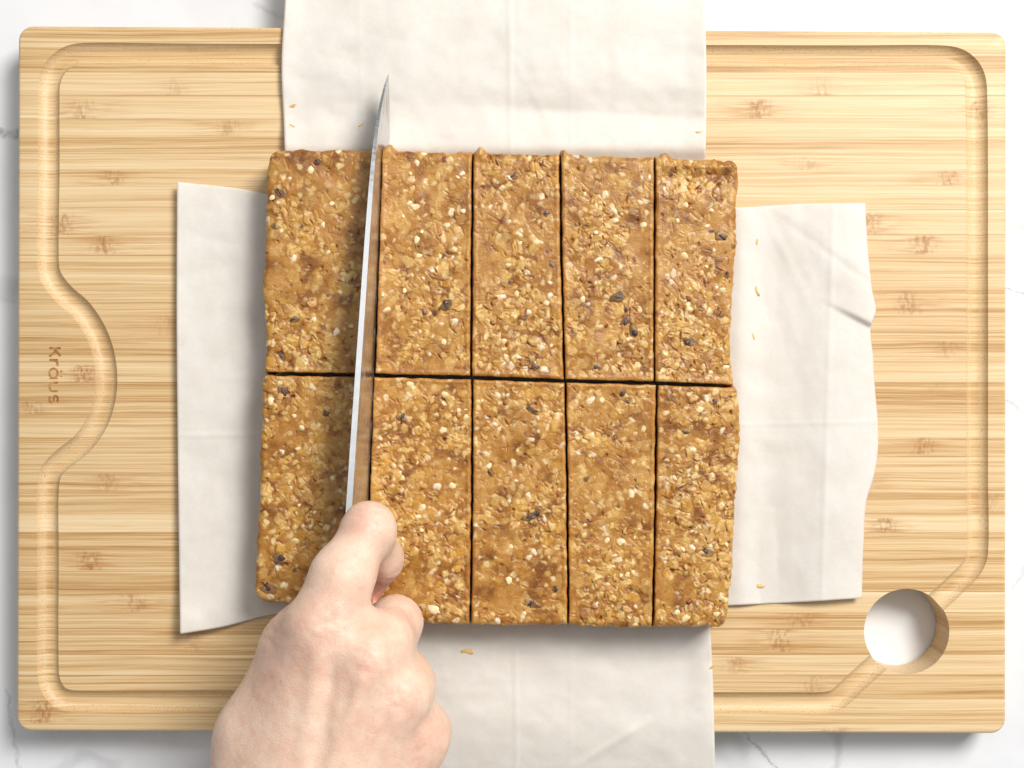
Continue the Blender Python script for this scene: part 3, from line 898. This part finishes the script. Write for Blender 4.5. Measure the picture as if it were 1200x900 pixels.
        def put(name, me_, pxx, pyy, size, sink, tl, flat=1.0):
            p = W(pxx, pyy, ZS)
            s = size * KS
            ob = bpy.data.objects.new(name, me_)
            ob.parent = o
            ob.location = (p.x - org.x, p.y - org.y, top_z(pxx, pyy) - org.z + sink * s)
            ob.rotation_euler = (rr.gauss(0, tl), rr.gauss(0, tl), rr.uniform(0, 6.28))
            ob.scale = (s, s * rr.uniform(0.75, 1.1), s * flat)
            COL.objects.link(ob)
        for (a, b, s) in chips_px:
            if inside(float(a), float(b), 2): put('chocolate_chip', rr.choice(ME_CHIP), a, b, s * 0.90, -0.36, 0.35)
        for (a, b, s) in nuts_px:
            if inside(float(a), float(b), 2): put('nut_piece', rr.choice(ME_NUT), a, b, s * 0.78, -0.34, 0.25, 0.7)
        for k in range(40):
            pxx = rr.uniform(*lo); pyy = rr.uniform(185, 440) if row == 0 else rr.uniform(450, 728)
            if not inside(pxx, pyy, 6): continue
            sm = smooth_at((pxx - 600) * KS, (450 - pyy) * KS)
            if rr.random() < 0.28 * sm: continue
            t = rr.random()
            if t < 0.80: put('oat_flake', rr.choice(ME_OAT), pxx, pyy, rr.uniform(4.0, 7.0), -0.09 - 0.08 * sm, 0.11 * (1 - 0.6 * sm))
            elif t < 0.92: put('nut_piece', rr.choice(ME_NUT), pxx, pyy, rr.uniform(2.2, 3.8), -0.25, 0.3, 0.7)
            else: put('date_bit', rr.choice(ME_DATE), pxx, pyy, rr.uniform(2.6, 4.4), -0.2, 0.3)

# ------------------------------------------------------------------ crumbs on the paper
ME_CR = [blob('crumb', M_CRUMB, 'chip', s + 80) for s in range(3)]
crumbs = [(343, 124, 4, 'crumb on the long parchment sheet beside its straight edge, farther from the bars'), (343, 148, 3, 'crumb on the long parchment sheet beside its straight edge, nearer the bars'),
          (423, 147, 3, 'tiny crumb on the parchment just left of the knife tip'), (820, 155, 4, 'crumb at the parchment edge near the smeared corner bar'),
          (887, 283, 3, 'tiny crumb on the side flap level with the smeared corner bar'), (887, 341, 5, 'long ochre crumb on the side flap level with the torn fold'), (883, 394, 3.5, 'round crumb on the side flap below the long ochre crumb'),
          (890, 687, 5, 'ochre crumb at the flap end close to the round hole'), (548, 763, 6, 'brown crumb on parchment beside the curled fingers'), (834, 782, 3, 'tiny crumb at the parchment edge on the hand side')]
bpy.context.view_layer.update()
dg = bpy.context.evaluated_depsgraph_get()
def paper_z(px, py):
    best = ZB
    for s in (sheetA, sheetB):
        p = W(px, py, ZB + 0.002)
        ok, loc, nor, _ = s.evaluated_get(dg).ray_cast(Vector((p.x, p.y, 0.3)), Vector((0, 0, -1)))
        if ok: best = max(best, loc.z)
    return best
for i, (a, b, s, lab) in enumerate(crumbs):
    z = paper_z(a, b)
    o = bpy.data.objects.new('crumb', ME_CR[i % 3])
    sx = s * PX
    o.scale = (sx * 0.95, sx * random.uniform(0.6, 0.95), sx * 0.22)
    o.rotation_euler = (0, 0, random.uniform(0, 6.28))
    p = W(a, b, z)
    o.location = (p.x, p.y, z + sx * 0.08)
    COL.objects.link(o)
    tag(o, lab, 'crumb', 'crumbs on the parchment')

# ------------------------------------------------------------------ knife
knife = bpy.data.objects.new('kitchen_knife', None)
COL.objects.link(knife)
LEAN = math.radians(5.6)
# stations: photo y of the slab-level line, spine z, edge z, spine thickness
st = [(83, 0.0340, 0.0335, 0.0005), (95, 0.0385, 0.0310, 0.0009), (115, 0.0440, 0.0280, 0.0012), (140, 0.0492, 0.0252, 0.0014), (170, 0.0532, 0.0234, 0.0017), (210, 0.0566, 0.0222, 0.0020),
      (280, 0.0608, 0.0218, 0.0023), (360, 0.0646, 0.0226, 0.0025), (450, 0.0690, 0.0244, 0.0026), (540, 0.0732, 0.0268, 0.0027), (622, 0.0768, 0.0292, 0.0028)]
ys = np.linspace(0, 1, 80)
tt = np.linspace(83, 622, 80)
sp = smooth_interp([(a, b) for a, b, _, _ in st], tt); ed = smooth_interp([(a, b) for a, _, b, _ in st], tt); th = interp([(a, b) for a, _, _, b in st], tt)
def plane_pt(py, z, off=0.0):
    pxl = np.interp(py, [83, 190, 600, 900], [450.8, 445.0, 428.8, 417.0])
    k = KS
    # world y follows the plane; the blade leans with height about the slab-top line
    return Vector(((pxl - 600) * k - math.tan(LEAN) * (z - ZS) + off, (450 - py) * k, z))
verts = []; faces = []
prof = [(0.0, 0.42), (0.06, 0.5), (0.5, 0.33), (0.9, 0.12), (1.0, 0.02)]
for i in range(80):
    for side in (-1, 1):
        for (f, wv) in prof:
            z = sp[i] + (ed[i] - sp[i]) * f
            verts.append(plane_pt(tt[i], z, side * wv * th[i]))
n = len(prof)
for i in range(79):
    a = i * 2 * n; b = a + 2 * n
    for s in range(n - 1):
        faces.append((a + s, b + s, b + s + 1, a + s + 1))
        faces.append((a + n + s + 1, b + n + s + 1, b + n + s, a + n + s))
    faces.append((a, a + n, b + n, b))
    faces.append((a + n - 1, b + n - 1, b + 2 * n - 1, a + 2 * n - 1))
faces.append(tuple(range(n)) + tuple(range(2 * n - 1, n - 1, -1)))
e0 = 79 * 2 * n
faces.append(tuple(e0 + k for k in range(n)) + tuple(e0 + k for k in range(2 * n - 1, n - 1, -1)))
blade = mesh_obj('blade', verts, faces, M_STEEL, knife)
bm = bmesh.new(); bm.from_mesh(blade.data); bmesh.ops.recalc_face_normals(bm, faces=bm.faces); bm.to_mesh(blade.data); bm.free()

def loft(name, secs, mat, parent, n=24, expo=2.8):
    verts = []; faces = []
    for (py, zc, hx, hz) in secs:
        c = plane_pt(py, zc)
        for k in range(n):
            a = 2 * math.pi * k / n
            cx, sx = math.cos(a), math.sin(a)
            verts.append(c + Vector((hx * math.copysign(abs(cx) ** (2 / expo), cx), 0, hz * math.copysign(abs(sx) ** (2 / expo), sx))))
    for i in range(len(secs) - 1):
        for k in range(n):
            faces.append((i * n + k, i * n + (k + 1) % n, (i + 1) * n + (k + 1) % n, (i + 1) * n + k))
    faces.append(tuple(range(n))[::-1]); faces.append(tuple((len(secs) - 1) * n + k for k in range(n)))
    return mesh_obj(name, verts, faces, mat, parent, True)
loft('bolster', [(618, 0.0655, 0.0016, 0.011), (626, 0.0655, 0.0055, 0.0108), (645, 0.0665, 0.0058, 0.0106), (662, 0.0672, 0.0060, 0.0106)], M_RIVET, knife)
loft('handle', [(660, 0.0672, 0.0062, 0.0108), (700, 0.069, 0.0066, 0.0112), (780, 0.0725, 0.0084, 0.0122), (860, 0.076, 0.0088, 0.0114), (940, 0.0795, 0.0092, 0.0120), (985, 0.081, 0.0094, 0.0132), (1000, 0.0812, 0.0070, 0.0110)], M_HANDLE, knife)
for py, zc in ((700, 0.069), (800, 0.0733), (905, 0.078)):
    bm = bmesh.new()
    c = plane_pt(py, zc)
    bmesh.ops.create_cone(bm, cap_ends=True, segments=20, radius1=0.0034, radius2=0.0034, depth=0.0186, matrix=Matrix.Translation(c) @ Matrix.Rotation(math.pi / 2, 4, 'Y'))
    bm_obj('rivet', bm, M_RIVET, knife)
tag(knife, 'steel kitchen knife slicing down between two bars, its handle in the hand', 'knife')

# ------------------------------------------------------------------ hand (one continuous surface)
def hp(px, py, z):
    return np.array(W(px, py, z))
cell = 0.0011
lo = np.array([-0.125, -0.262, 0.036]); hi = np.array([-0.018, -0.030, 0.136])
dims = np.ceil((hi - lo) / cell).astype(int)
ax = [lo[i] + cell * np.arange(dims[i]) for i in range(3)]
GX, GY, GZ = [g.astype(np.float32) for g in np.meshgrid(*ax, indexing='ij')]
def cone(a, b, ra, rb):
    a = a.astype(np.float32); d = (b - a).astype(np.float32)
    L2 = float(d @ d)
    t = np.clip(((GX - a[0]) * d[0] + (GY - a[1]) * d[1] + (GZ - a[2]) * d[2]) / L2, 0, 1)
    q = np.sqrt((GX - a[0] - t * d[0]) ** 2 + (GY - a[1] - t * d[1]) ** 2 + (GZ - a[2] - t * d[2]) ** 2)
    return q - (ra + (rb - ra) * t)
def ell(c, r, rotz=0.0):
    x = GX - c[0]; y = GY - c[1]; z = GZ - c[2]
    cs, sn = math.cos(rotz), math.sin(rotz)
    X = (x * cs + y * sn) / r[0]; Y = (-x * sn + y * cs) / r[1]; Z = z / r[2]
    k = np.sqrt(X * X + Y * Y + Z * Z)
    return (k - 1) * min(r)
def smin(a, b, k):
    h = np.clip(0.5 + 0.5 * (b - a) / k, 0, 1)
    return b * (1 - h) + a * h - k * h * (1 - h)
def chain(pts, rad, k=0.003):
    f = None
    for (p, q, a, b) in zip(pts, pts[1:], rad, rad[1:]):
        s = cone(p, q, a, b)
        f = s if f is None else smin(f, s, k)
    return f
MCP = {'i': hp(379, 740, 0.1010), 'm': hp(430, 772, 0.1030), 'r': hp(466, 816, 0.0985), 'p': hp(489, 866, 0.0895)}
WR = {'i': hp(338, 985, 0.1020), 'm': hp(368, 992, 0.1040), 'r': hp(398, 998, 0.1020), 'p': hp(424, 1000, 0.0960)}
palm = None
for k, ra, rb in (('i', 0.0118, 0.0130), ('m', 0.0114, 0.0132), ('r', 0.0108, 0.0130), ('p', 0.0104, 0.0125)):
    s = cone(MCP[k], WR[k], ra, rb)
    palm = s if palm is None else smin(palm, s, 0.0065)
# palm body below the metacarpals, heel and thumb ball
palm = smin(palm, cone(hp(405, 815, 0.0900), hp(395, 930, 0.0920), 0.0135, 0.017), 0.012)
palm = smin(palm, cone(hp(455, 870, 0.083), hp(430, 960, 0.088), 0.0120, 0.0140), 0.012)
# wrist and forearm
palm = smin(palm, cone(hp(380, 975, 0.0980), hp(362, 1090, 0.0985), 0.0225, 0.0230), 0.016)
palm = smin(palm, cone(hp(400, 975, 0.0960), hp(395, 1090, 0.0970), 0.0200, 0.0220), 0.016)
palm = smin(palm, cone(hp(374, 1090, 0.0980), hp(356, 1330, 0.1000), 0.0240, 0.0290), 0.012)
# fingers
index = chain([MCP['i'] + [0.001, 0.002, -0.001], hp(401, 676, 0.0975), hp(432, 621, 0.0885), hp(446, 655, 0.0690), hp(434, 682, 0.0600)], [0.0124, 0.0109, 0.0088, 0.0078, 0.0070], 0.006)
index = smin(index, ell(hp(433, 620, 0.0885), (0.0086, 0.0094, 0.0092)), 0.004)
middle = chain([MCP['m'], hp(449, 752, 0.0960), hp(463, 730, 0.0800), hp(436, 742, 0.0585), hp(402, 748, 0.0545)], [0.0112, 0.0104, 0.0098, 0.0084, 0.0074], 0.004)
ring = chain([MCP['r'], hp(478, 802, 0.0860), hp(476, 792, 0.0690), hp(442, 800, 0.0560), hp(404, 802, 0.0560)], [0.0104, 0.0098, 0.0092, 0.0080, 0.0072], 0.004)
pinky = chain([MCP['p'], hp(499, 856, 0.0790), hp(492, 850, 0.0660), hp(456, 852, 0.0580), hp(420, 852, 0.0580)], [0.0100, 0.0088, 0.0082, 0.0073, 0.0066], 0.004)
thumb = chain([hp(288, 985, 0.0940), hp(300, 862, 0.0880), hp(348, 752, 0.0800), hp(388, 694, 0.0690)], [0.0190, 0.0140, 0.0108, 0.0088], 0.008)
web = cone(hp(350, 770, 0.0930), hp(336, 900, 0.0955), 0.0108, 0.0155)
hand = smin(palm, thumb, 0.013)
hand = smin(hand, web, 0.014)
hand = smin(hand, index, 0.011)
hand = smin(hand, middle, 0.0065)
hand = smin(hand, ring, 0.0085)
hand = smin(hand, pinky, 0.0085)
# knuckle heads, tendons and valleys on the back of the hand
for k, r in (('i', 0.0060), ('m', 0.0062), ('r', 0.0062), ('p', 0.0060)):
    c = MCP[k] + np.array([0, 0.0005, 0.0040])
    hand = smin(hand, ell(c, (r, r * 1.1, r)), 0.006)
for a, b, r in ((MCP['i'] + [0, -0.006, 0.0117], WR['i'] + [0.004, 0.010, 0.0108], 0.0015), (MCP['m'] + [0, -0.006, 0.0112], WR['m'] + [0.0, 0.010, 0.0112], 0.0016),
                (MCP['r'] + [0, -0.006, 0.0104], WR['r'] + [-0.003, 0.010, 0.0112], 0.0014), (MCP['p'] + [-0.001, -0.006, 0.0093], WR['p'] + [-0.006, 0.010, 0.0112], 0.0013)):
    hand = smin(hand, cone(a, b, r, r * 1.15), 0.0045)
# veins
for pts in ([(452, 800, .1095), (440, 850, .1125), (415, 900, .114), (400, 960, .114)], [(405, 790, .112), (392, 850, .114), (408, 905, .1145)], [(345, 790, .1085), (352, 850, .1105), (330, 930, .1115)]):
    hand = smin(hand, chain([hp(*p) for p in pts], [0.0009] * len(pts), 0.001), 0.0032)

def surface_nets(F):
    s = F < 0
    nx, ny, nz = F.shape
    acc = np.zeros((nx - 1, ny - 1, nz - 1, 3), np.float32); cnt = np.zeros((nx - 1, ny - 1, nz - 1), np.float32)
    sl = lambda d, n: slice(d, n - 1 + d)
    for axis in range(3):
        o1, o2 = [a for a in range(3) if a != axis]
        for d1 in (0, 1):
            for d2 in (0, 1):
                i0 = [None] * 3; i1 = [None] * 3
                i0[axis] = slice(0, F.shape[axis] - 1); i1[axis] = slice(1, F.shape[axis])
                i0[o1] = i1[o1] = sl(d1, F.shape[o1]); i0[o2] = i1[o2] = sl(d2, F.shape[o2])
                a = F[tuple(i0)]; b = F[tuple(i1)]
                m = (a < 0) != (b < 0)
                t = np.where(m, a / np.where(m, a - b, 1), 0)
                acc[..., axis] += np.where(m, t, 0); acc[..., o1] += np.where(m, d1, 0); acc[..., o2] += np.where(m, d2, 0)
                cnt += m
    act = cnt > 0
    vid = -np.ones(act.shape, int); vid[act] = np.arange(act.sum())
    ijk = np.argwhere(act)
    V = ijk + acc[act] / cnt[act][:, None]
    Q = []
    for axis in range(3):
        o1, o2 = [a for a in range(3) if a != axis]
        i0 = [slice(1, -1)] * 3; i1 = [slice(1, -1)] * 3
        i0[axis] = slice(0, F.shape[axis] - 1); i1[axis] = slice(1, F.shape[axis])
        m = s[tuple(i0)] != s[tuple(i1)]
        p = np.argwhere(m)
        p[:, o1] += 1; p[:, o2] += 1
        def at(a, b):
            q = p.copy(); q[:, o1] -= a; q[:, o2] -= b
            return vid[q[:, 0], q[:, 1], q[:, 2]]
        Q.append(np.stack([at(0, 0), at(1, 0), at(1, 1), at(0, 1)], -1))
    return V, np.concatenate(Q)
V, Q = surface_nets(hand)
V = V * cell + lo
me = bpy.data.meshes.new('person')
me.from_pydata(V.tolist(), [], Q.tolist())
me.validate()
bm = bmesh.new(); bm.from_mesh(me)
for _ in range(3):
    bmesh.ops.smooth_vert(bm, verts=bm.verts, factor=0.5, use_axis_x=True, use_axis_y=True, use_axis_z=True)
bmesh.ops.recalc_face_normals(bm, faces=bm.faces)
bm.to_mesh(me); bm.free()
nv = len(me.vertices)
co = np.zeros(nv * 3, np.float32); me.vertices.foreach_get('co', co); co = co.reshape(-1, 3)
nr = np.zeros(nv * 3, np.float32); me.vertices.foreach_get('normal', nr); nr = nr.reshape(-1, 3)
# skin creases over the index joint base and the bent joints; redder skin at knuckles and fingertips
red = np.zeros(nv, np.float32)
for c, r, a in ((hp(441, 681, 0.060), 0.014, 0.95), (hp(452, 662, 0.066), 0.010, 0.5), (MCP['i'] + [0, 0, .012], 0.013, 0.20), (MCP['m'] + [0, 0, .012], 0.011, 0.24), (MCP['r'] + [0, 0, .011], 0.011, 0.20), (MCP['p'] + [0, 0, .010], 0.011, 0.36),
                (hp(437, 600, 0.094), 0.008, 0.28), (hp(474, 722, 0.086), 0.009, 0.25), (hp(424, 777, 0.115), 0.004, 0.5), (hp(334, 800, 0.10), 0.020, 0.18), (hp(312, 722, 0.085), 0.010, 0.3)):
    red = np.maximum(red, a * np.exp(-(np.linalg.norm(co - c, axis=1) / r) ** 2))
disp = np.zeros(nv, np.float32)
def crease(c, dirv, r, n, gap, depth):
    global disp
    dirv = np.array(dirv) / np.linalg.norm(dirv)
    rel = co - c
    s = rel @ dirv
    wob = 0.0007 * np.sin((rel[:, 0] * 0.8 - rel[:, 1] * 0.5) * 900)
    fall = np.exp(-(np.linalg.norm(rel, axis=1) / r) ** 2)
    for k in range(n):
        disp = disp - 1.0 * depth * fall * np.exp(-((s + wob * (1 if k % 2 else -0.6) - (k - (n - 1) / 2) * gap) / 0.0007) ** 2)
dI = hp(437, 616, 0.0885) - MCP['i']
crease(MCP['i'] + 0.10 * dI + [0, 0, 0.012], dI, 0.009, 4, 0.0030, 0.00035)
crease(hp(436, 604, 0.096), dI, 0.008, 3, 0.0026, 0.00030)
crease(hp(452, 662, 0.070), hp(441, 681, 0.060) - hp(456, 650, 0.069), 0.008, 2, 0.0030, 0.00045)
crease(MCP['m'] + [0.001, 0.002, 0.012], hp(464, 730, 0.08) - MCP['m'], 0.008, 3, 0.0026, 0.00030)
crease(hp(470, 722, 0.0890), hp(464, 730, 0.08) - MCP['m'], 0.007, 3, 0.0024, 0.00026)
crease(MCP['r'] + [0.002, 0.001, 0.011], [0.5, 0.8, -0.3], 0.008, 3, 0.0026, 0.00028)
crease(hp(318, 735, 0.092), [0.5, 0.8, -0.2], 0.012, 3, 0.0045, 0.00035)
disp += 0.00025 * fbm2(co[:, 0] / 0.006, co[:, 1] / 0.007, 200, 3)
co = co + nr * disp[:, None]
me.vertices.foreach_set('co', co.ravel())
at = me.attributes.new('red', 'FLOAT', 'POINT')
at.data.foreach_set('value', red)
me.materials.append(M_SKIN)
me.shade_smooth()
me.update()
person = bpy.data.objects.new('person', me)
COL.objects.link(person)
tag(person, 'bare right hand gripping the knife handle with index finger bent over the blade', 'person')
